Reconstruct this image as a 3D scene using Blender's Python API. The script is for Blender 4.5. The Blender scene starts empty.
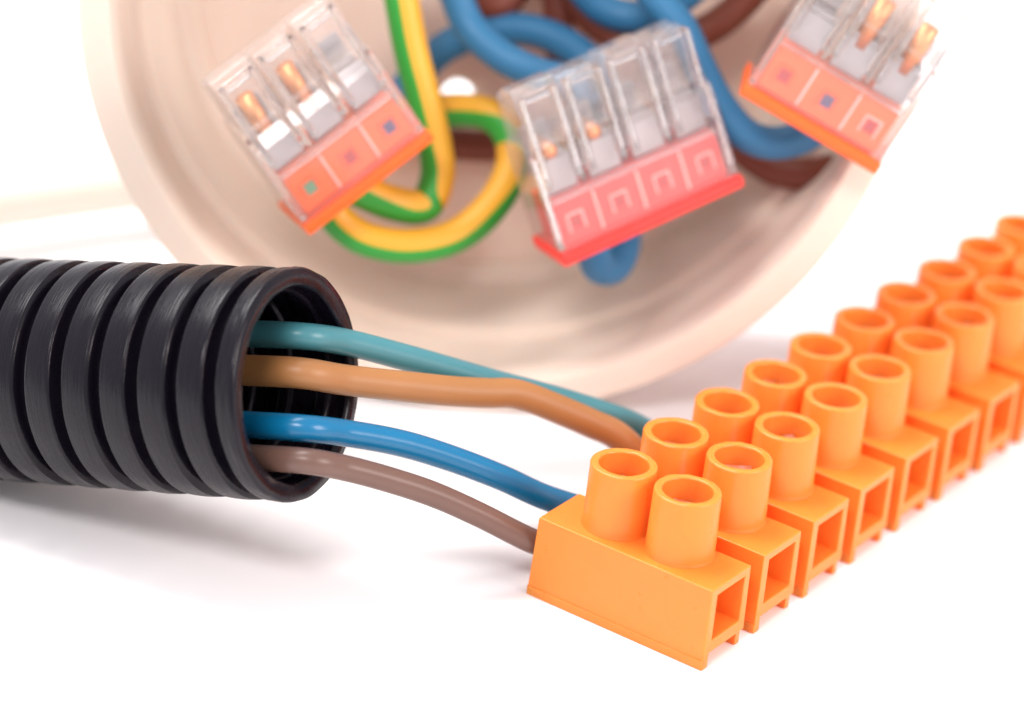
import bpy, bmesh, math, random
from mathutils import Vector, Matrix, noise

random.seed(7)
SC = bpy.context.scene
COL = SC.collection
MM = 0.001                      # everything below is written in millimetres

# ------------------------------------------------------------------ camera
F_PX = 3033.4                   # focal length in pixels of a 1024 wide frame
CX, CY = 512.0, 318.5
PITCH, ROLL = 0.4361, 0.1002
CAM_H = 183.6
FW = Vector((0, math.cos(PITCH), -math.sin(PITCH)))
_up = Vector((0, math.sin(PITCH), math.cos(PITCH)))
_rt = Vector((1, 0, 0))
RT = _rt * math.cos(ROLL) + _up * math.sin(ROLL)
UP = -_rt * math.sin(ROLL) + _up * math.cos(ROLL)
CAM = Vector((0, 0, CAM_H))


def at(px, py, d):
    """world point (mm) seen at a pixel of the photograph, d mm in front of the lens"""
    return CAM + FW * d + RT * ((px - CX) / F_PX * d) + UP * ((CY - py) / F_PX * d)


def cv(x, y, z):
    """direction given as right, up, towards the lens"""
    return (RT * x + UP * y - FW * z).normalized()


cam_d = bpy.data.cameras.new('camera')
cam = bpy.data.objects.new('camera', cam_d)
COL.objects.link(cam)
m = Matrix((RT, UP, -FW)).transposed().to_4x4()
m.translation = CAM * MM
cam.matrix_world = m
cam_d.sensor_fit = 'HORIZONTAL'
cam_d.sensor_width = 36
cam_d.lens = F_PX / 1024 * 36
cam_d.shift_y = -(354 - CY) / 1024
cam_d.clip_start = 0.01
cam_d.clip_end = 20
cam_d.dof.use_dof = True
cam_d.dof.focus_distance = 0.356
cam_d.dof.aperture_fstop = 12.5
SC.camera = cam

# ------------------------------------------------------------------ light
world = bpy.data.worlds.new('World')
SC.world = world
world.use_nodes = True
bg = world.node_tree.nodes['Background']
bg.inputs[0].default_value = (0.95, 0.96, 1.0, 1)
bg.inputs[1].default_value = 0.85


def area(name, loc, target, size, power, col):
    l = bpy.data.lights.new(name, 'AREA')
    l.shape = 'RECTANGLE'
    l.size, l.size_y = size
    l.energy = power
    l.color = col
    o = bpy.data.objects.new(name, l)
    COL.objects.link(o)
    o.location = loc
    o.rotation_euler = (Vector(target) - Vector(loc)).to_track_quat('-Z', 'Y').to_euler()
    return o


area('key_softbox', (-0.24, 0.50, 0.60), (0.0, 0.35, 0.0), (0.38, 0.32), 4.8, (1, 0.985, 0.96))
area('front_softbox', (-0.16, -0.08, 0.52), (0.02, 0.36, 0.02), (0.20, 0.12), 1.9, (1, 0.95, 0.94))
area('fill_softbox', (0.45, 0.10, 0.30), (0.03, 0.34, 0.0), (0.25, 0.25), 2.0, (1, 0.88, 0.84))

vs = SC.view_settings
vs.view_transform = 'Standard'
vs.look = 'None'
vs.exposure = 0.18
vs.gamma = 1.0
vs.use_curve_mapping = False
cy = SC.cycles
cy.use_denoising = True
try:
    cy.denoiser = 'OPENIMAGEDENOISE'
except Exception:
    pass
cy.max_bounces = 18
cy.transmission_bounces = 14
cy.transparent_max_bounces = 12
cy.glossy_bounces = 6
cy.diffuse_bounces = 5
cy.caustics_reflective = False
cy.sample_clamp_indirect = 6.0


# ------------------------------------------------------------------ materials
def mat(name, col, rough=0.4, spec=0.5, sss=0.0, rad=(1, .3, .1), scale=0.002, trans=0.0, ior=1.45, glow=0.0,
        metal=0.0, coat=0.0, bump=0.0, bscale=800.0, var=0.0, vscale=120.0, rvar=0.0, stretch=None, alpha=1.0):
    M = bpy.data.materials.new(name)
    M.use_nodes = True
    nt = M.node_tree
    b = nt.nodes['Principled BSDF']
    I = b.inputs
    I['Base Color'].default_value = (*col, 1)
    I['Roughness'].default_value = rough
    I['Specular IOR Level'].default_value = spec
    I['Metallic'].default_value = metal
    I['IOR'].default_value = ior
    I['Transmission Weight'].default_value = trans
    I['Coat Weight'].default_value = coat
    I['Alpha'].default_value = alpha
    if sss:
        I['Subsurface Weight'].default_value = sss
        I['Subsurface Radius'].default_value = rad
        I['Subsurface Scale'].default_value = scale
    tc = nt.nodes.new('ShaderNodeTexCoord')
    src = tc.outputs['Object']
    if stretch:
        mp = nt.nodes.new('ShaderNodeMapping')
        mp.inputs['Scale'].default_value = stretch
        nt.links.new(src, mp.inputs[0])
        src = mp.outputs[0]
    if var:
        n = nt.nodes.new('ShaderNodeTexNoise')
        n.inputs['Scale'].default_value = vscale
        n.inputs['Detail'].default_value = 4
        nt.links.new(src, n.inputs['Vector'])
        mx = nt.nodes.new('ShaderNodeMix')
        mx.data_type = 'RGBA'
        mx.inputs[6].default_value = (*[c * (1 - var) for c in col], 1)
        mx.inputs[7].default_value = (*[min(1, c * (1 + var)) for c in col], 1)
        nt.links.new(n.outputs[0], mx.inputs[0])
        nt.links.new(mx.outputs[2], I['Base Color'])
    if rvar:
        n = nt.nodes.new('ShaderNodeTexNoise')
        n.inputs['Scale'].default_value = vscale * 3
        n.inputs['Detail'].default_value = 5
        nt.links.new(src, n.inputs['Vector'])
        mr = nt.nodes.new('ShaderNodeMapRange')
        mr.inputs[1].default_value = .3
        mr.inputs[2].default_value = .7
        mr.inputs[3].default_value = max(.02, rough - rvar)
        mr.inputs[4].default_value = rough + rvar
        nt.links.new(n.outputs[0], mr.inputs[0])
        nt.links.new(mr.outputs[0], I['Roughness'])
    if bump:
        n = nt.nodes.new('ShaderNodeTexNoise')
        n.inputs['Scale'].default_value = bscale
        n.inputs['Detail'].default_value = 5
        nt.links.new(src, n.inputs['Vector'])
        bp = nt.nodes.new('ShaderNodeBump')
        bp.inputs['Strength'].default_value = bump
        bp.inputs['Distance'].default_value = 0.0002
        nt.links.new(n.outputs[0], bp.inputs['Height'])
        nt.links.new(bp.outputs[0], I['Normal'])
    if glow:
        t = nt.nodes.new('ShaderNodeBsdfTranslucent')
        t.inputs[0].default_value = (*col, 1)
        ms = nt.nodes.new('ShaderNodeMixShader')
        ms.inputs[0].default_value = glow
        nt.links.new(b.outputs[0], ms.inputs[1])
        nt.links.new(t.outputs[0], ms.inputs[2])
        nt.links.new(ms.outputs[0], nt.nodes['Material Output'].inputs['Surface'])
    return M


M_TABLE = mat('white_paper', (0.88, 0.86, 0.87), rough=0.5, spec=0.2, bump=0.05, bscale=900)
M_ORANGE = mat('orange_polyamide', (1.0, 0.262, 0.038), rough=0.33, spec=0.55, sss=0.5, rad=(1.0, 0.30, 0.08), scale=0.0024, glow=.15,
               bump=0.10, bscale=420, var=0.05, vscale=160, rvar=0.06)
M_BLACK = mat('black_corrugated_plastic', (0.0055, 0.004, 0.0075), rough=0.26, spec=0.27, bump=0.30, bscale=330,
              rvar=0.11, vscale=110, var=.2, stretch=(14, .8, .8))
M_SCREW = mat('zinc_screw', (0.72, 0.70, 0.68), rough=0.28, metal=1.0, bump=.2, bscale=900)
M_BARREL = mat('brass_barrel', (0.70, 0.52, 0.28), rough=0.35, metal=1.0)
M_TEAL = mat('teal_insulation', (0.052, 0.195, 0.225), rough=0.33, sss=.15, rad=(.3, 1, 1), scale=.001, bump=.08, bscale=500, var=.1, vscale=90)
M_TAN = mat('tan_insulation', (0.33, 0.145, 0.05), rough=0.42, sss=.15, rad=(1, .5, .2), scale=.001, bump=.12, bscale=400, var=.14, vscale=90)
M_BLUE = mat('blue_insulation', (0.003, 0.135, 0.285), rough=0.26, sss=.1, rad=(.2, .5, 1), scale=.001, bump=.08, bscale=500, var=.1, vscale=90)
M_GBROWN = mat('grey_brown_insulation', (0.135, 0.073, 0.056), rough=0.34, sss=.1, rad=(1, .5, .4), scale=.001, bump=.08, bscale=500, var=.1, vscale=90)
M_BBLUE = mat('mid_blue_insulation', (0.03, 0.17, 0.34), rough=0.45, var=.1)
M_RBROWN = mat('red_brown_insulation', (0.19, 0.045, 0.025), rough=0.45, var=.1)
M_YEL = mat('yellow_insulation', (0.78, 0.40, 0.035), rough=0.4, sss=.1, rad=(1, .7, .1), scale=.001)
M_GRN = mat('green_insulation', (0.03, 0.33, 0.04), rough=0.4)
M_BOX = mat('cream_box_plastic', (0.745, 0.635, 0.545), rough=0.42, spec=.35, sss=0.5, rad=(1.0, 0.6, 0.45), scale=0.003,
            bump=.08, bscale=250, var=.05, vscale=40)
M_CREAM = mat('cream_sheath', (0.74, 0.68, 0.60), rough=.4, sss=.2, rad=(1, .8, .6), scale=.002)
M_COPPER = mat('bare_copper', (0.80, 0.36, 0.16), rough=0.42, metal=.8)
M_TIN = mat('tinned_spring_steel', (0.46, 0.43, 0.44), rough=0.45, metal=.35, bump=.1, bscale=500)
M_CLEAR = mat('clear_polycarbonate', (1.0, 0.98, 0.975), rough=0.04, trans=.96, ior=1.36, spec=.5)
M_FILM = bpy.data.materials.new('clear_housing_plastic')
M_FILM.use_nodes = True
_n = M_FILM.node_tree
_n.nodes.clear()
_o = _n.nodes.new('ShaderNodeOutputMaterial')
_t = _n.nodes.new('ShaderNodeBsdfTransparent')
_t.inputs[0].default_value = (1.0, 0.985, 0.98, 1)
_g = _n.nodes.new('ShaderNodeBsdfGlossy')
_g.inputs['Roughness'].default_value = 0.10
_lw = _n.nodes.new('ShaderNodeLayerWeight')
_lw.inputs[0].default_value = 0.5
_pw = _n.nodes.new('ShaderNodeMath')
_pw.operation = 'POWER'
_pw.inputs[1].default_value = 3.0
_n.links.new(_lw.outputs['Facing'], _pw.inputs[0])
_f = _n.nodes.new('ShaderNodeMapRange')
_f.inputs[3].default_value = 0.05
_f.inputs[4].default_value = 0.70
_n.links.new(_pw.outputs[0], _f.inputs[0])
_d = _n.nodes.new('ShaderNodeBsdfDiffuse')
_d.inputs[0].default_value = (1, .97, .96, 1)
_m1 = _n.nodes.new('ShaderNodeMixShader')
_m1.inputs[0].default_value = 0.07
_m2 = _n.nodes.new('ShaderNodeMixShader')
_n.links.new(_t.outputs[0], _m1.inputs[1])
_n.links.new(_d.outputs[0], _m1.inputs[2])
_n.links.new(_f.outputs[0], _m2.inputs[0])
_n.links.new(_m1.outputs[0], _m2.inputs[1])
_n.links.new(_g.outputs[0], _m2.inputs[2])
_n.links.new(_m2.outputs[0], _o.inputs['Surface'])
M_CORANGE = mat('orange_connector_plastic', (1.0, 0.14, 0.02), rough=0.35, sss=.4, rad=(1, .4, .2), scale=.002)
M_CRED = mat('red_connector_plastic', (1.0, 0.055, 0.045), rough=0.35, sss=.4, rad=(1, .3, .25), scale=.002)
M_DARK = mat('dark_wire_slot', (0.10, 0.07, 0.16), rough=.6)
M_SLOTR = mat('deep_red_slot', (0.45, 0.03, 0.03), rough=.5)
M_SLOTG = mat('green_slot', (0.10, 0.30, 0.18), rough=.5)


# ------------------------------------------------------------------ mesh helpers
def link(name, bm, mats, parent=None, smooth=True, bevel=0.0, segs=2, loc=None):
    me = bpy.data.meshes.new(name)
    bmesh.ops.recalc_face_normals(bm, faces=bm.faces)
    for f in bm.faces:
        f.smooth = smooth
    for v in bm.verts:
        v.co *= MM
    bm.to_mesh(me)
    bm.free()
    if not isinstance(mats, (list, tuple)):
        mats = [mats]
    for x in mats:
        me.materials.append(x)
    o = bpy.data.objects.new(name, me)
    COL.objects.link(o)
    if parent:
        o.parent = parent
    if loc is not None:
        o.location = Vector(loc) * MM
    if bevel:
        b = o.modifiers.new('bevel', 'BEVEL')
        b.width = bevel * MM
        b.segments = segs
        b.limit_method = 'ANGLE'
        b.angle_limit = math.radians(35)
        b.harden_normals = True
    return o


def empty(name, loc, rot=None):
    o = bpy.data.objects.new(name, None)
    o.empty_display_size = 0.005
    COL.objects.link(o)
    mm = rot.to_4x4() if rot else Matrix.Identity(4)
    mm.translation = Vector(loc) * MM
    o.matrix_world = mm
    return o


def tag(o, label, cat, group=None):
    o['label'] = label
    o['category'] = cat
    if group:
        o['group'] = group
    return o


def box(bm, x0, x1, y0, y1, z0, z1):
    v = [bm.verts.new((x, y, z)) for z in (z0, z1) for y in (y0, y1) for x in (x0, x1)]
    for q in ((0, 2, 3, 1), (4, 5, 7, 6), (0, 1, 5, 4), (1, 3, 7, 5), (3, 2, 6, 7), (2, 0, 4, 6)):
        bm.faces.new([v[i] for i in q])
    return v


def lathe(bm, prof, n=48, centre=(0, 0), closed=False, z_off=0):
    rings = []
    for r, z in prof:
        if r < 1e-6:
            rings.append([bm.verts.new((centre[0], centre[1], z + z_off))])
        else:
            rings.append([bm.verts.new((centre[0] + r * math.cos(2 * math.pi * k / n),
                                        centre[1] + r * math.sin(2 * math.pi * k / n), z + z_off)) for k in range(n)])
    pairs = list(zip(rings, rings[1:])) + ([(rings[-1], rings[0])] if closed else [])
    for a, b in pairs:
        for k in range(n):
            j = (k + 1) % n
            if len(a) == 1 and len(b) == 1:
                continue
            if len(a) == 1:
                bm.faces.new((a[0], b[k], b[j]))
            elif len(b) == 1:
                bm.faces.new((a[k], a[j], b[0]))
            else:
                bm.faces.new((a[k], a[j], b[j], b[k]))


def catmull(P, n=10):
    P = [Vector(p) for p in P]
    Q = [P[0] * 2 - P[1]] + P + [P[-1] * 2 - P[-2]]
    out = []
    for i in range(1, len(Q) - 2):
        a, b, c, d = Q[i - 1:i + 3]
        for k in range(n):
            t = k / n
            out.append(.5 * ((2 * b) + (c - a) * t + (2 * a - 5 * b + 4 * c - d) * t * t + (3 * b - a - 3 * c + d) * t ** 3))
    out.append(P[-1])
    return out


def tube(bm, pts, rad, n=20, ref=None, matfn=None, caps=True, wob=0.0):
    """sweep; ref = one reference direction per point (or None: carried along)"""
    rings = []
    N = None
    for i, p in enumerate(pts):
        t = (pts[min(i + 1, len(pts) - 1)] - pts[max(i - 1, 0)]).normalized()
        if ref is not None:
            N = ref[i] - t * ref[i].dot(t)
        elif N is None:
            N = t.orthogonal()
        else:
            N = N - t * N.dot(t)
        N = N.normalized()
        B = t.cross(N)
        r = rad[i] if isinstance(rad, (list, tuple)) else rad
        if wob:
            r *= 1 + wob * noise.noise(p * .12)
        rings.append([bm.verts.new(p + N * (r * math.cos(2 * math.pi * k / n)) + B * (r * math.sin(2 * math.pi * k / n))) for k in range(n)])
    for a, b in zip(rings, rings[1:]):
        for k in range(n):
            f = bm.faces.new((a[k], a[(k + 1) % n], b[(k + 1) % n], b[k]))
            if matfn:
                f.material_index = matfn(k, n)
    if caps:
        bm.faces.new(rings[0][::-1])
        bm.faces.new(rings[-1])
    return rings


def wire(name, pts, rad, material, label, cat='wire', group=None, copper=None, wob=.015, n=12):
    base = Vector(pts[0])
    bm = bmesh.new()
    P = [p - base for p in catmull(pts, n)]
    tube(bm, P, rad, 20, wob=wob)
    if copper:
        o = empty(name, base)
        link('insulation', bm, material, o)
        for p, q in copper:
            b2 = bmesh.new()
            tube(b2, [Vector(p) - base, Vector(q) - base], .8, 12)
            link('copper_core', b2, M_COPPER, o)
    else:
        o = link(name, bm, material, loc=base)
    return tag(o, label, cat, group)


# ------------------------------------------------------------------ setting
bm = bmesh.new()
ys = [-700 + 50 * i for i in range(40)]
prof = [(y, 0.0) for y in ys if y <= 1200]
for k in range(1, 13):
    a = math.radians(90 * k / 12)
    prof.append((1200 + 300 * math.sin(a), 300 - 300 * math.cos(a)))
prof.append((1500, 1400))
prev = None
for y, z in prof:
    cur = [bm.verts.new((x, y, z)) for x in (-1400, -500, 0, 500, 1400)]
    if prev:
        for k in range(4):
            bm.faces.new((prev[k], prev[k + 1], cur[k + 1], cur[k]))
    prev = cur
tb = link('tabletop', bm, M_TABLE)
tb['kind'] = 'structure'
tb['label'] = 'seamless white paper surface under and behind everything'

# ------------------------------------------------------------------ terminal strip
PHI = 0.9891
V = Vector((math.cos(PHI), math.sin(PHI), 0))         # along the strip, away from the lens
U = Vector((math.sin(PHI), -math.cos(PHI), 0))        # across the strip, towards the open ends
HB, HT = 10.6, 18.67                                   # body top, tower top
PITCH_P = 11.497
O = Vector((22.2295, 311.9662, 0))
U0, U1 = 8.1476 - 24.526, 8.1476
V0, V1 = -5.4554, 3.042
ROWS = (0.0, -8.892)

rot = Matrix((U, V, Vector((0, 0, 1)))).transposed()
strip = empty('terminal_strip', O, rot)
tag(strip, 'orange plastic screw terminal strip with two rows of round towers, receding to the right', 'terminal block')


def body_bm():
    b = bmesh.new()
    zb, hz0, hz1 = 2.0, 3.6, HB - 1.1
    hv0, hv1 = V0 + 1.45, V1 - 1.2

    def ring(u, v0, v1, z0, z1):
        return [b.verts.new((u, v, z)) for v, z in ((v0, z0), (v1, z0), (v1, z1), (v0, z1))]
    # outer shell right to left, then the tunnel back again
    oL = [b.verts.new(c) for c in ((U0 - .55, V0 - .15, 0), (U0 - .55, V1 + .1, 0), (U0, V1, HB), (U0, V0, HB))]
    oR = [b.verts.new(c) for c in ((U1 + .1, V0 - .15, zb), (U1 + .1, V1 + .1, zb), (U1, V1, HB), (U1, V0, HB))]
    oM = [b.verts.new(c) for c in ((U1 - 2.2, V0 - .17, 0), (U1 - 2.2, V1 + .12, 0))]
    iR = ring(U1 + .02, hv0 - .1, hv1 + .1, hz0 - .1, hz1 + .05)
    iR2 = ring(U1 - 5, hv0 + .45, hv1 - .45, hz0 + .3, hz1 - .3)
    iL2 = ring(U0 + 5, hv0 + .45, hv1 - .45, hz0 + .3, hz1 - .3)
    iL = ring(U0 - .2, hv0, hv1, hz0, hz1)
    F = b.faces.new
    F((oL[0], oM[0], oR[0], oR[3], oL[3]))        # near side
    F((oL[1], oL[2], oR[2], oR[1], oM[1]))        # far side
    F((oL[3], oR[3], oR[2], oL[2]))               # top
    F((oL[0], oL[1], oM[1], oM[0]))               # underside
    F((oM[0], oM[1], oR[1], oR[0]))               # raised chin
    for o_, i_ in ((oR, iR), (oL, iL)):
        for k in range(4):
            j = (k + 1) % 4
            F((o_[k], o_[j], i_[j], i_[k]))
    for a, c in ((iR, iR2), (iR2, iL2), (iL2, iL)):
        for k in range(4):
            j = (k + 1) % 4
            F((a[k], a[j], c[j], c[k]))
    return b


def tower_prof():
    r0, r1, ri = 4.14, 4.0, 2.98
    p = [(r0 + .35, HB - .3), (r0 + .12, HB + .12), (r0, HB + .5)]
    p += [(r1, HT - .25), (r1 - .08, HT - .07), (r1 - .25, HT), (ri + .22, HT), (ri + .06, HT - .08), (ri, HT - .28)]
    p += [(ri - .1, HB + 3.2), (ri - .1, HB - .2)]
    return p


def screw_bm(ang, tilt):
    b = bmesh.new()
    n = 28
    lathe(b, [(0, 1.0), (1.2, 1.0), (2.1, .85), (2.7, .45), (2.85, 0), (2.85, -.8), (1.6, -1.0), (1.6, -3.6), (0, -3.6)], n)
    # the slot: two raised halves make the groove between them
    for s in (-1, 1):
        vv = box(b, -1.9, 1.9, s * .42 if s > 0 else -1.75, 1.75 if s > 0 else -.42, .7, 1.28)
    R = Matrix.Rotation(ang, 4, 'Z') @ Matrix.Rotation(tilt, 4, 'X')
    b.transform(R)
    return b


mesh_cache = {}
for i in range(12):
    if i == 0:
        body = link('pole_body', body_bm(), M_ORANGE, strip, smooth=False, bevel=.16, segs=2)
        mesh_cache['body'] = body
    else:
        body = mesh_cache['body'].copy()
        COL.objects.link(body)
        body.parent = strip
    body.location = Vector((0, i * PITCH_P, 0)) * MM
    # far-side and near-side feet under the raised chin
    if i == 0:
        b = bmesh.new()
        box(b, U1 - 2.15, U1 + .06, V0 - .12, V0 + 1.0, 0, 2.1)
        box(b, U1 - 2.15, U1 - .25, V1 - 1.0, V1 - .02, 0, 2.05)
        mesh_cache['foot'] = link('foot', b, M_ORANGE, body, smooth=False, bevel=.12)
    else:
        f = mesh_cache['foot'].copy()
        COL.objects.link(f)
        f.parent = body
    if i == 0:
        b = bmesh.new()
        box(b, U0 - .5, U1 + .03, V0 - .26, V0 - .1, .05, 1.25)
        mesh_cache['fl'] = link('base_flange', b, M_ORANGE, body, smooth=False, bevel=.07)
    else:
        f = mesh_cache['fl'].copy()
        COL.objects.link(f)
        f.parent = body
    for r, u in enumerate(ROWS):
        if 'tower' not in mesh_cache:
            b = bmesh.new()
            lathe(b, tower_prof(), 72)
            for v in b.verts:
                if v.co.z > HT - .3:
                    v.co.z += .07 * noise.noise(v.co * 1.1)
                    v.co.xy *= 1 + .006 * noise.noise(v.co * 1.7)
            t = link('screw_tower', b, M_ORANGE, body)
            mesh_cache['tower'] = t
        else:
            t = mesh_cache['tower'].copy()
            COL.objects.link(t)
            t.parent = body
        t.location = Vector((u, 0, 0)) * MM
        t.rotation_euler = (random.uniform(-.008, .008), random.uniform(-.008, .008), random.uniform(0, 6))
        s = link('screw', screw_bm(random.uniform(0, 3.1), random.uniform(-.06, .06)), M_SCREW, body, smooth=False,
                 loc=(u, 0, HT - 3.7 + random.uniform(-.35, .35)))
    if 'barrel' not in mesh_cache:
        b = bmesh.new()
        tube(b, [Vector((U0 + 6, -1.2, 6.7)), Vector((U1 - 6.5, -1.2, 6.7))], 2.2, 24)
        mesh_cache['barrel'] = link('contact_barrel', b, M_BARREL, body)
    else:
        c = mesh_cache['barrel'].copy()
        COL.objects.link(c)
        c.parent = body
    if i < 11:
        if 'web' not in mesh_cache:
            b = bmesh.new()
            box(b, U0 + 5.0, U1 - 5.0, V1 - .2, V0 + PITCH_P + .2, .4, 6.2)
            mesh_cache['web'] = link('web', b, M_ORANGE, strip, smooth=False, bevel=.2)
            w_ = mesh_cache['web']
        else:
            w_ = mesh_cache['web'].copy()
            COL.objects.link(w_)
            w_.parent = strip
        w_.location = Vector((0, i * PITCH_P, 0)) * MM


def hole(i, out=0.0, dz=0.0, dv=0.0):
    """centre of the rear wire entry of pole i, `out` mm outside it"""
    return O + U * (U0 - out) + V * (i * PITCH_P - 1.2 + dv) + Vector((0, 0, 6.6 + dz))


# ------------------------------------------------------------------ conduit
D_END = 351.5
C_END = at(298, 385, D_END)
AX = cv(0.88, -0.036, 0.475)                      # axis, out of the open end
R_OUT = 118 / F_PX * D_END
R_IN = R_OUT * .80
# centre line: straight, then it settles flat on the paper and bends away
path = []
s = 0.0
p = C_END.copy()
d = -AX
step = .17
flat = Vector((d.x, d.y, 0)).normalized()
ALPHA = math.asin(-d.z)
S0 = (C_END.z - R_OUT - .1 - 62 * (1 - math.cos(ALPHA))) / math.sin(ALPHA)
while s < 150:
    path.append((p.copy(), s))
    a = ALPHA if s < S0 else max(0.0, ALPHA - (s - S0) / 62)
    d = flat * math.cos(a) - Vector((0, 0, math.sin(a)))
    p = p + d * step
    s += step
PER = 5.35


def corr(s, r_hi, r_lo):
    x = ((s + 1.3) / PER) % 1.0             # ridge 0..0.66, groove the rest
    e = .055
    if x < e:
        k = x / e
    elif x < .75 - e:
        k = 1
    elif x < .75:
        k = (.75 - x) / e
    else:
        k = 0
    k = k * k * (3 - 2 * k)
    crown = 0.12 * math.sin(math.pi * min(1, x / .75)) if x < .75 else 0
    return r_lo + (r_hi - r_lo) * k + crown


bm = bmesh.new()
n = 96
N = None
outer, inner = [], []
LEN = len(path)
for i, (p, s) in enumerate(path):
    t = (path[min(i + 1, LEN - 1)][0] - path[max(i - 1, 0)][0]).normalized()
    N = (t.orthogonal() if N is None else N - t * N.dot(t)).normalized()
    B = t.cross(N)
    ro = corr(s, R_OUT - .12, R_OUT - 2.5)
    ri = corr(s, R_IN + .45, R_IN) - .15
    if s < .3:
        ro = R_OUT - .22 + .16 * (s / .3) ** .5
        ri = R_IN + .75 - .2 * (s / .3)
    for lst, r in ((outer, ro), (inner, ri)):
        lst.append([bm.verts.new(p - C_END + (N * math.cos(2 * math.pi * k / n) + B * math.sin(2 * math.pi * k / n)) *
                                 (r + (.16 * noise.noise(Vector((k * .35, s * .6, r))) if s < 1.2 else 0))) for k in range(n)])
for L in (outer, inner):
    for a, b in zip(L, L[1:]):
        for k in range(n):
            bm.faces.new((a[k], a[(k + 1) % n], b[(k + 1) % n], b[k]))
for e in (0, -1):
    for k in range(n):
        bm.faces.new((outer[e][k], outer[e][(k + 1) % n], inner[e][(k + 1) % n], inner[e][k]))
_ax = AX
_ay = Vector((0, 0, 1)).cross(_ax).normalized()
_R = Matrix((_ax, _ay, _ax.cross(_ay))).transposed()
bm.transform(_R.transposed().to_4x4())
con = link('corrugated_conduit', bm, M_BLACK, loc=C_END)
con.rotation_euler = _R.to_euler()
tag(con, 'black corrugated plastic conduit lying on the white paper with four wires coming out', 'conduit')

# ------------------------------------------------------------------ four wires from the conduit to the strip
RW = 1.62


def run(name, ends, pole, mids, material, label, dz=0, dv=0, rad=1.62):
    """ends = (px, py, depth) where the wire crosses the conduit's mouth; mids = pixels with depths on the way"""
    P0 = at(*ends)
    pts = [P0 - AX * 45, P0 - AX * 25, P0 - AX * 8, P0]
    h = hole(pole, 0, dz, dv)
    rel = h - CAM
    hd = rel.dot(FW)
    hx = CX + F_PX * rel.dot(RT) / hd
    for x, y in mids:                      # depth goes evenly from the mouth to the entry hole
        k = (x - ends[0]) / (hx - ends[0])
        pts.append(at(x, y, ends[2] + (hd - ends[2]) * k))
    pts += [h, hole(pole, -5, dz, dv)]
    return wire(name, pts, rad, material, label, group='wires running from the conduit to the terminal strip', n=14)


# ------------------------------------------------------------------ junction box
D_BOX = 408.0
RIM = 54.8
DEPTH = 32.0
TAP = math.radians(11)
contact = CAM + (at(467, 410, 1) - CAM) * (CAM_H / (CAM_H - at(467, 410, 1).z))
# axis: towards the lens, tipped up by the taper of the wall, because the box lies on its tapered side
az = Vector((CAM.x - contact.x, CAM.y - contact.y, 0)).normalized()
az = (Matrix.Rotation(math.radians(3), 3, 'Z') @ az)
BAX = (az * math.cos(TAP) + Vector((0, 0, 1)) * math.sin(TAP)).normalized()
BUP = (Vector((0, 0, 1)) - BAX * BAX.z).normalized()
BRT = BUP.cross(BAX)
BC = contact + BUP * RIM
brot = Matrix((BRT, BUP, BAX)).transposed()
jb = empty('junction_box', BC, brot)
tag(jb, 'round cream plastic junction box lying on its side with its open mouth towards us', 'junction box')
tanT = math.tan(TAP)


def wall(z, off=0):
    return RIM - off + z * tanT


prof = [(RIM - 1.0, .6), (RIM - .3, .45), (RIM, 0), (wall(-3), -3), (wall(-DEPTH + 2), -DEPTH + 2), (wall(-DEPTH + 1, 1), -DEPTH),
        (0, -DEPTH),
        ]
inn = [(0, -DEPTH + 2.2), (wall(-DEPTH, 7.5), -DEPTH + 2.2), (wall(-DEPTH, 7.2), -DEPTH + 3.2), (wall(-DEPTH, 5.6), -DEPTH + 3.2),
       (wall(-DEPTH, 4.6), -DEPTH + 3.9),
       (wall(-15, 4.7), -15), (wall(-14.8, 4.4), -14.6), (wall(-14.6, 2.9), -14.4), (wall(-5, 2.8), -5), (wall(-4.7, 4.3), -4.6),
       (wall(-2, 4.8), -2), (RIM - 4.4, .2), (RIM - 4.0, .6)]
bm = bmesh.new()
lathe(bm, prof + inn, 128, closed=True)
shell = link('shell', bm, M_BOX, jb)
# a knockout hole in the back, cut for real
cut = bmesh.new()
hp = at(456, 84, 436)
hl = brot.transposed() @ (hp - BC)
lathe(cut, [(0, -DEPTH - 6), (2.35, -DEPTH - 6), (2.35, -DEPTH + 8), (0, -DEPTH + 8)], 32, centre=(hl.x, hl.y))
cutter = link('cutter', cut, M_BOX, jb)
bo = shell.modifiers.new('b', 'BOOLEAN')
bo.operation = 'DIFFERENCE'
bo.object = cutter
bo.solver = 'EXACT'
bpy.context.view_layer.update()
dg = bpy.context.evaluated_depsgraph_get()
nm = bpy.data.meshes.new_from_object(shell.evaluated_get(dg))
shell.modifiers.clear()
shell.data = nm
bpy.data.objects.remove(cutter)
for f in shell.data.polygons:
    f.use_smooth = True
shell.data.set_sharp_from_angle(angle=math.radians(40))

def ground(x, y, z):
    d = at(x, y, 1) - CAM
    return CAM + d * ((z - CAM.z) / d.z)


def atb(x, y, off):
    """point seen at a pixel, off mm behind the box's mouth"""
    d = at(x, y, 1) - CAM
    return CAM + d * (((BC - BAX * off) - CAM).dot(BAX) / d.dot(BAX))


# cream cable behind the box
pts = [ground(*q, 7.5) for q in ((-160, 226), (-60, 211), (40, 197), (130, 185), (220, 176), (300, 170))]
wire('round_cable', pts, 3.7, M_CREAM, 'thick cream cable lying on the paper behind the box, far left', 'cable', wob=0)


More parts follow.
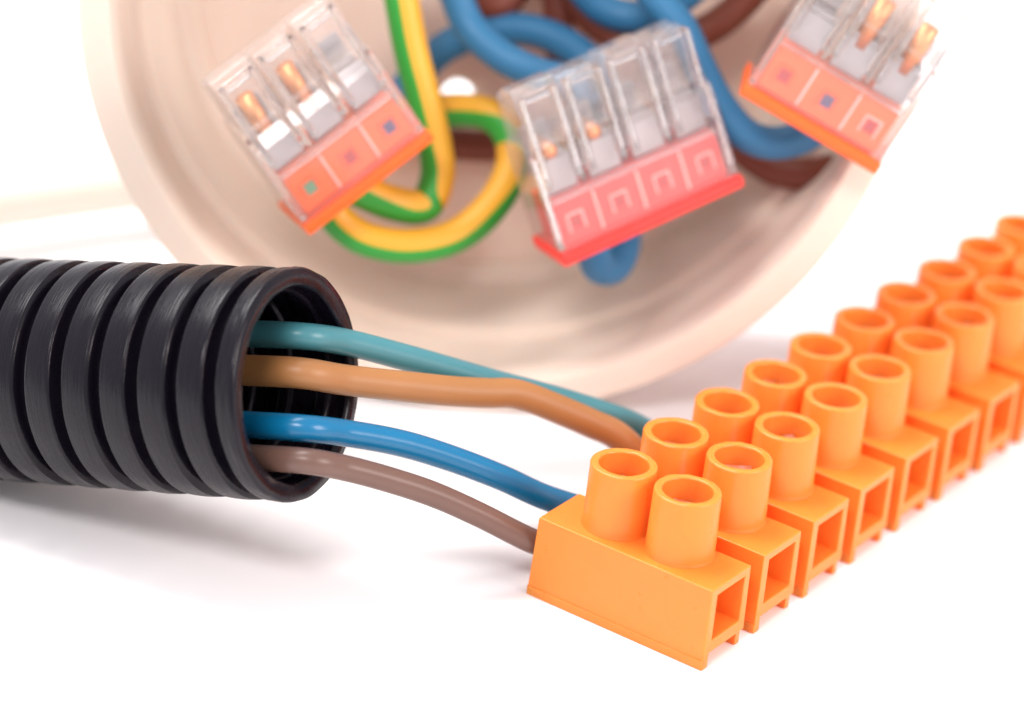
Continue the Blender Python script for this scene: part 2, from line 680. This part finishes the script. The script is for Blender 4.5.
# ------------------------------------------------------------------ push-in connectors
def connector(name, n, bl, depth, wv, nv, base_m, label, copper, slots, group, scale=1.0):
    """bl = pixel of the front bottom left corner; local x along the poles, y up, z out of the front"""
    Z = cv(*nv)
    X = RT * wv[0] + UP * wv[1] - FW * 0
    X = (X - Z * X.dot(Z)).normalized()
    # keep the seen direction: solve the depth part so that X is square to Z
    a = Vector(wv).to_3d()
    nz = Vector(nv).normalized()
    a.z = -(a.x * nz.x + a.y * nz.y) / nz.z
    a.normalize()
    X = cv(*a)
    Y = Z.cross(X)
    R = Matrix((X, Y, Z)).transposed()
    W, H, T = n * 6.45 + .8, 24.4, 10.0
    root = empty(name, atb(*bl, depth), R)
    root.scale = (scale,) * 3
    tag(root, label, 'wire connector', group)
    # coloured base: slab and the insert behind the clear front
    b = bmesh.new()
    box(b, -.25, W + .25, 0, 1.7, -T - .2, .25)
    link('coloured_base', b, base_m, root, smooth=False, bevel=.35, segs=3)
    b = bmesh.new()
    box(b, 1.2, W - 1.2, 1.9, 8.3, -T + 1.0, -1.3)
    link('coloured_insert', b, base_m, root, smooth=False, bevel=.3)
    # clear housing: a lower case, a lower rear rail, and chambers that stand up pair by pair
    def prism(b, x0, x1, pr):
        A = [b.verts.new((x0, y, z)) for y, z in pr]
        C = [b.verts.new((x1, y, z)) for y, z in pr]
        b.faces.new(A)
        b.faces.new(C[::-1])
        for q in range(len(pr)):
            k = (q + 1) % len(pr)
            b.faces.new((A[q], C[q], C[k], A[k]))
    b = bmesh.new()
    prism(b, 0, W, [(1.72, 0), (9.2, 0), (13.4, -.4), (15.0, -1.7), (16.2, -1.9), (16.2, -T + .6), (14.5, -T), (1.72, -T)])
    link('clear_case', b, M_FILM, root, smooth=False, bevel=.35, segs=3)
    for x_ in (.1, W - .9):
        b = bmesh.new()
        box(b, x_, x_ + .8, 1.9, 15.2, -2.4, -.45)
        link('corner_rib', b, M_CLEAR, root, smooth=False, bevel=.36, segs=3)
    b = bmesh.new()
    box(b, 1.0, W - 1.0, 8.35, 9.0, -1.5, -.5)
    link('cross_rib', b, M_CLEAR, root, smooth=False, bevel=.25, segs=3)
    for i in range(n):
        x0 = .4 + i * 6.45
        top = H - (0.0 if i % 2 == 0 else .5)
        b = bmesh.new()
        prism(b, x0 + (.15 if i % 2 == 0 else .1), x0 + 6.45 - (.1 if i % 2 == 0 else .9),
              [(15.9, -.5), (top - .9, -1.3), (top, -2.4), (top - .5, -T + 3.6), (15.9, -T + 2.2)])
        link('clear_chamber', b, M_FILM, root, smooth=False, bevel=.35, segs=3)
    b = bmesh.new()
    prism(b, .5, W - .5, [(15.9, -T + 2.4), (H - 2.2, -T + 3.0), (H - 1.6, -T + 1.2), (15.9, -T + .5)])
    link('clear_rear_rail', b, M_FILM, root, smooth=False, bevel=.3)
    # clear dividers, raised windows and their bars
    for i in range(1, n):
        b = bmesh.new()
        x = .4 + i * 6.45
        box(b, x - .3, x + .3, 8.9, 15.4, -T + 1.2, -2.6 if i != 2 else -3.6)
        link('divider', b, M_CLEAR, root, smooth=False, bevel=.12)
        b = bmesh.new()
        box(b, x - .15, x + .15, 2.4, 7.9, -1.22, -.9)
        link('divider', b, M_TIN if False else M_WHITEISH, root, smooth=False, bevel=.1)
    for i in range(n):
        x0 = .4 + i * 6.45
        # raised clear window frame on the upper front
        b = bmesh.new()
        zf = -2.0 if i % 2 == 0 else -2.15
        for q in ((x0 + .5, x0 + 1.3, 10.5, H - 1.0), (x0 + 5.15, x0 + 5.95, 10.5, H - 1.0), (x0 + 1.35, x0 + 5.1, H - 2.0, H - 1.0)):
            box(b, q[0], q[1], q[2], q[3], zf - .2, -.2 if q[2] < 11 else -.6)
        link('window_frame', b, M_CLEAR, root, smooth=False, bevel=.36, segs=4)
        # spring clip
        b = bmesh.new()
        box(b, x0 + .9, x0 + 5.5, 8.9, 13.6, -3.0, -2.6)
        box(b, x0 + 1.3, x0 + 5.1, 13.7, 14.3, -6.4, -2.7)
        box(b, x0 + 1.2, x0 + 5.2, 9.0, 17.5, -7.6, -7.2)
        link('spring_clip', b, M_TIN, root, smooth=False, bevel=.1)
        kind = copper[i]
        if kind == 'bar':
            b = bmesh.new()
            tube(b, [Vector((x0 + 3.1, 12.6, -3.6)), Vector((x0 + 3.1, 19.6, -3.7))], 1.25, 14)
            link('copper_core', b, M_COPPER, root)
        elif kind == 'tip':
            b = bmesh.new()
            lathe(b, [(0, 1.2), (.7, 1.1), (1.15, .7), (1.2, 0), (1.2, -4), (0, -4)], 18, centre=(0, 0))
            bmesh.ops.translate(b, verts=b.verts, vec=(x0 + 3.1, 14.6, -3.4))
            link('copper_core', b, M_COPPER, root)
        # little test slot on the coloured front: a proud frame with a dark opening
        b = bmesh.new()
        xc, yc = x0 + 3.2, 4.9
        for q in ((xc - 1.2, xc - 1.0, yc - 1.3, yc + 1.2), (xc + 1.0, xc + 1.2, yc - 1.3, yc + 1.2), (xc - .99, xc + .99, yc + 1.0, yc + 1.2)):
            box(b, *q, -1.32, -1.0)
        link('slot_frame', b, M_WHITEISH if slots[i] is M_SLOTR else base_m, root, smooth=False, bevel=.06)
        b = bmesh.new()
        box(b, xc - .75, xc + .75, yc - .95, yc + .75, -1.34, -1.2)
        link('test_slot', b, slots[i] or M_SLOTR, root, smooth=False)
    return root, X, Y, Z


M_WHITEISH = mat('frosted_rib', (0.92, 0.62, 0.56), rough=.3, sss=.3, rad=(1, .8, .8), scale=.001)
G = 'clear push-in connectors hanging in the junction box'
DC = -9.0
c4, X4, Y4, Z4 = connector('push_in_connector', 4, (566, 267), DC, (175, 80), (.37, -.28, .88), M_CRED,
                           'clear four-pole connector with red base, the middle and widest one', ['tip', 'tip', None, None],
                           [M_SLOTR, M_SLOTR, M_SLOTR, M_SLOTR], G)
c3a, Xa, Ya, Za = connector('push_in_connector', 3, (311, 235), DC, (120, 94), (.40, -.34, .85), M_CORANGE,
                            'clear three-pole connector with orange base left of the green and yellow wires', ['bar', 'bar', None],
                            [M_SLOTG, None, M_DARK], G)
c3b, Xb, Yb, Zb = connector('push_in_connector', 3, (740, 95), DC, (136, -79), (-.12, -.36, .92), M_CORANGE,
                            'clear three-pole connector with orange base overhanging the right rim of the box', [None, 'bar', 'bar'],
                            [None, M_DARK, M_SLOTR], G)


# ------------------------------------------------------------------ wires inside the box
def px(*P):
    return [atb(x, y, max(-4, min((d - 404) * .62, 26.5))) for x, y, d in P]


def two_tone(name, pts, greens, rad, label, n=12):
    """greens: where the green stripe looks at each control point (right, up, towards)"""
    base = Vector(pts[0])
    P = [p - base for p in catmull(pts, n)]
    Gs = catmull([cv(*g) for g in greens], n)
    bm = bmesh.new()
    K = 28
    tube(bm, P, rad, K, ref=Gs, matfn=lambda k, n_: 1 if min(k + .5, n_ - k - .5) < n_ * .17 else 0)
    o = link(name, bm, [M_YEL, M_GRN], loc=base)
    return tag(o, label, 'wire')


two_tone('earth_wire', px((392, -60, 425), (400, -10, 420), (411, 50, 418), (424, 100, 416), (435, 145, 414), (437, 178, 412),
                          (424, 205, 410), (392, 203, 408), (352, 186, 404), (335, 174, 402)),
         [(-1, 0, .35)] * 5 + [(-.9, -.1, .5), (-.3, -1, .3), (.1, -1, .3), (.2, -1, .3), (.2, -1, .3)], 2.35,
         'green and yellow wire dropping straight down, then bending left into a clear connector')
two_tone('earth_wire', px((322, 196, 404), (340, 222, 404), (368, 240, 404), (410, 246, 405), (455, 236, 408), (490, 208, 412), (511, 170, 418),
                          (510, 136, 424), (488, 114, 428), (452, 110, 432), (415, 114, 436), (380, 128, 440)),
         [(-.3, -1, .2), (-.5, -1, .25), (-.2, -1, .2), (0, -1, .15), (.3, -1, .15), (.7, -.8, .2), (.9, -.1, -.3), (-.4, -.5, .9),
          (-.3, -1, .4), (0, -1, .4), (0, -1, .4), (0, -1, .4)], 2.3,
         'green and yellow wire curling round in a wide loop low in the box')

TB = 2.25
BW = 'blue wires inside the junction box'
wire('insulated_wire', px((440, -60, 432), (455, -8, 430), (471, 28, 428), (500, 55, 424), (534, 72, 420), (570, 84, 414), (600, 110, 408)), TB,
     M_BBLUE, 'blue wire dipping from the top edge to the back of the red-based connector', group=BW)
wire('insulated_wire', px((385, 118, 444), (403, 92, 444), (420, 70, 444), (447, 46, 443), (486, 31, 441), (530, 30, 438), (566, 44, 434), (596, 70, 428), (610, 110, 420)),
     TB, M_BBLUE, 'blue wire arching between the orange-based and the red-based connector', group=BW)
wire('insulated_wire', px((560, -40, 436), (600, 6, 436), (640, 16, 434), (680, -2, 430), (720, -40, 430)), TB,
     M_BBLUE, 'short bend of blue wire at the very top between two connectors', group=BW)
wire('insulated_wire', px((628, -50, 418), (655, -4, 416), (681, 28, 414), (701, 70, 412), (721, 107, 410), (745, 134, 409), (772, 143, 409),
                          (802, 137, 408), (828, 118, 406), (840, 98, 403)), TB,
     M_BBLUE, 'blue wire swinging down in a curve to the right-hand orange-based connector', group=BW)
wire('insulated_wire', px((588, 222, 404), (594, 248, 404), (598, 266, 407), (612, 268, 412), (622, 252, 417), (626, 220, 422), (630, 160, 428)), TB,
     M_BBLUE, 'blue wire looping out just below the red base', group=BW)
RWB = 'red-brown wires inside the junction box'
wire('insulated_wire', px((552, -60, 444), (572, -12, 442), (600, 24, 440), (648, 46, 438), (700, 33, 436), (735, 10, 434), (770, -30, 432)), TB,
     M_RBROWN, 'thick red-brown wire sagging behind the top of the red-based connector', group=RWB)
wire('insulated_wire', px((552, -50, 450), (558, -5, 448), (560, 40, 446), (572, 90, 444), (590, 140, 440)), TB,
     M_RBROWN, 'upright red-brown wire going behind the red-based connector', group=RWB)
wire('insulated_wire', px((400, 128, 448), (440, 142, 448), (480, 146, 448), (540, 146, 446), (620, 140, 442), (690, 130, 436), (735, 146, 432), (775, 170, 428), (815, 174, 424),
                          (850, 160, 418), (862, 130, 412)), TB,
     M_RBROWN, 'long red-brown wire crossing low behind the connectors, seen under the blue curve', group=RWB)
wire('insulated_wire', px((470, -50, 440), (482, -10, 440), (494, 4, 441), (512, -6, 442), (530, -50, 442)), TB,
     M_RBROWN, 'red-brown wire just showing at the top edge beside the blue bend', group=RWB)

# ------------------------------------------------------------------ wires between conduit and strip
run('insulated_wire', (300, 336, 356), 3, [(345, 342), (400, 356), (450, 370), (500, 384), (560, 400), (625, 421), (660, 438)], M_TEAL,
    'teal wire, uppermost and rearmost of the four leaving the conduit', dz=-1.6)
run('insulated_wire', (300, 373, 353), 2, [(345, 380), (400, 386), (450, 391), (488, 393), (510, 393), (530, 398), (560, 410), (590, 423), (620, 438)], M_TAN,
    'tan-brown wire with a kink halfway, second from the top out of the conduit', dz=-.9, rad=1.84)
run('insulated_wire', (300, 428, 350), 1, [(345, 433), (400, 443), (450, 458), (500, 477), (547, 498)], M_BLUE,
    'bright blue wire, third from the top out of the conduit', dz=-2.1, rad=1.6)
run('insulated_wire', (305, 461, 348), 0, [(345, 468), (390, 480), (435, 495), (480, 515), (530, 540)], M_GBROWN,
    'greyish brown wire, lowest of the four, running to the nearest pole', dz=-1.8, rad=1.52)
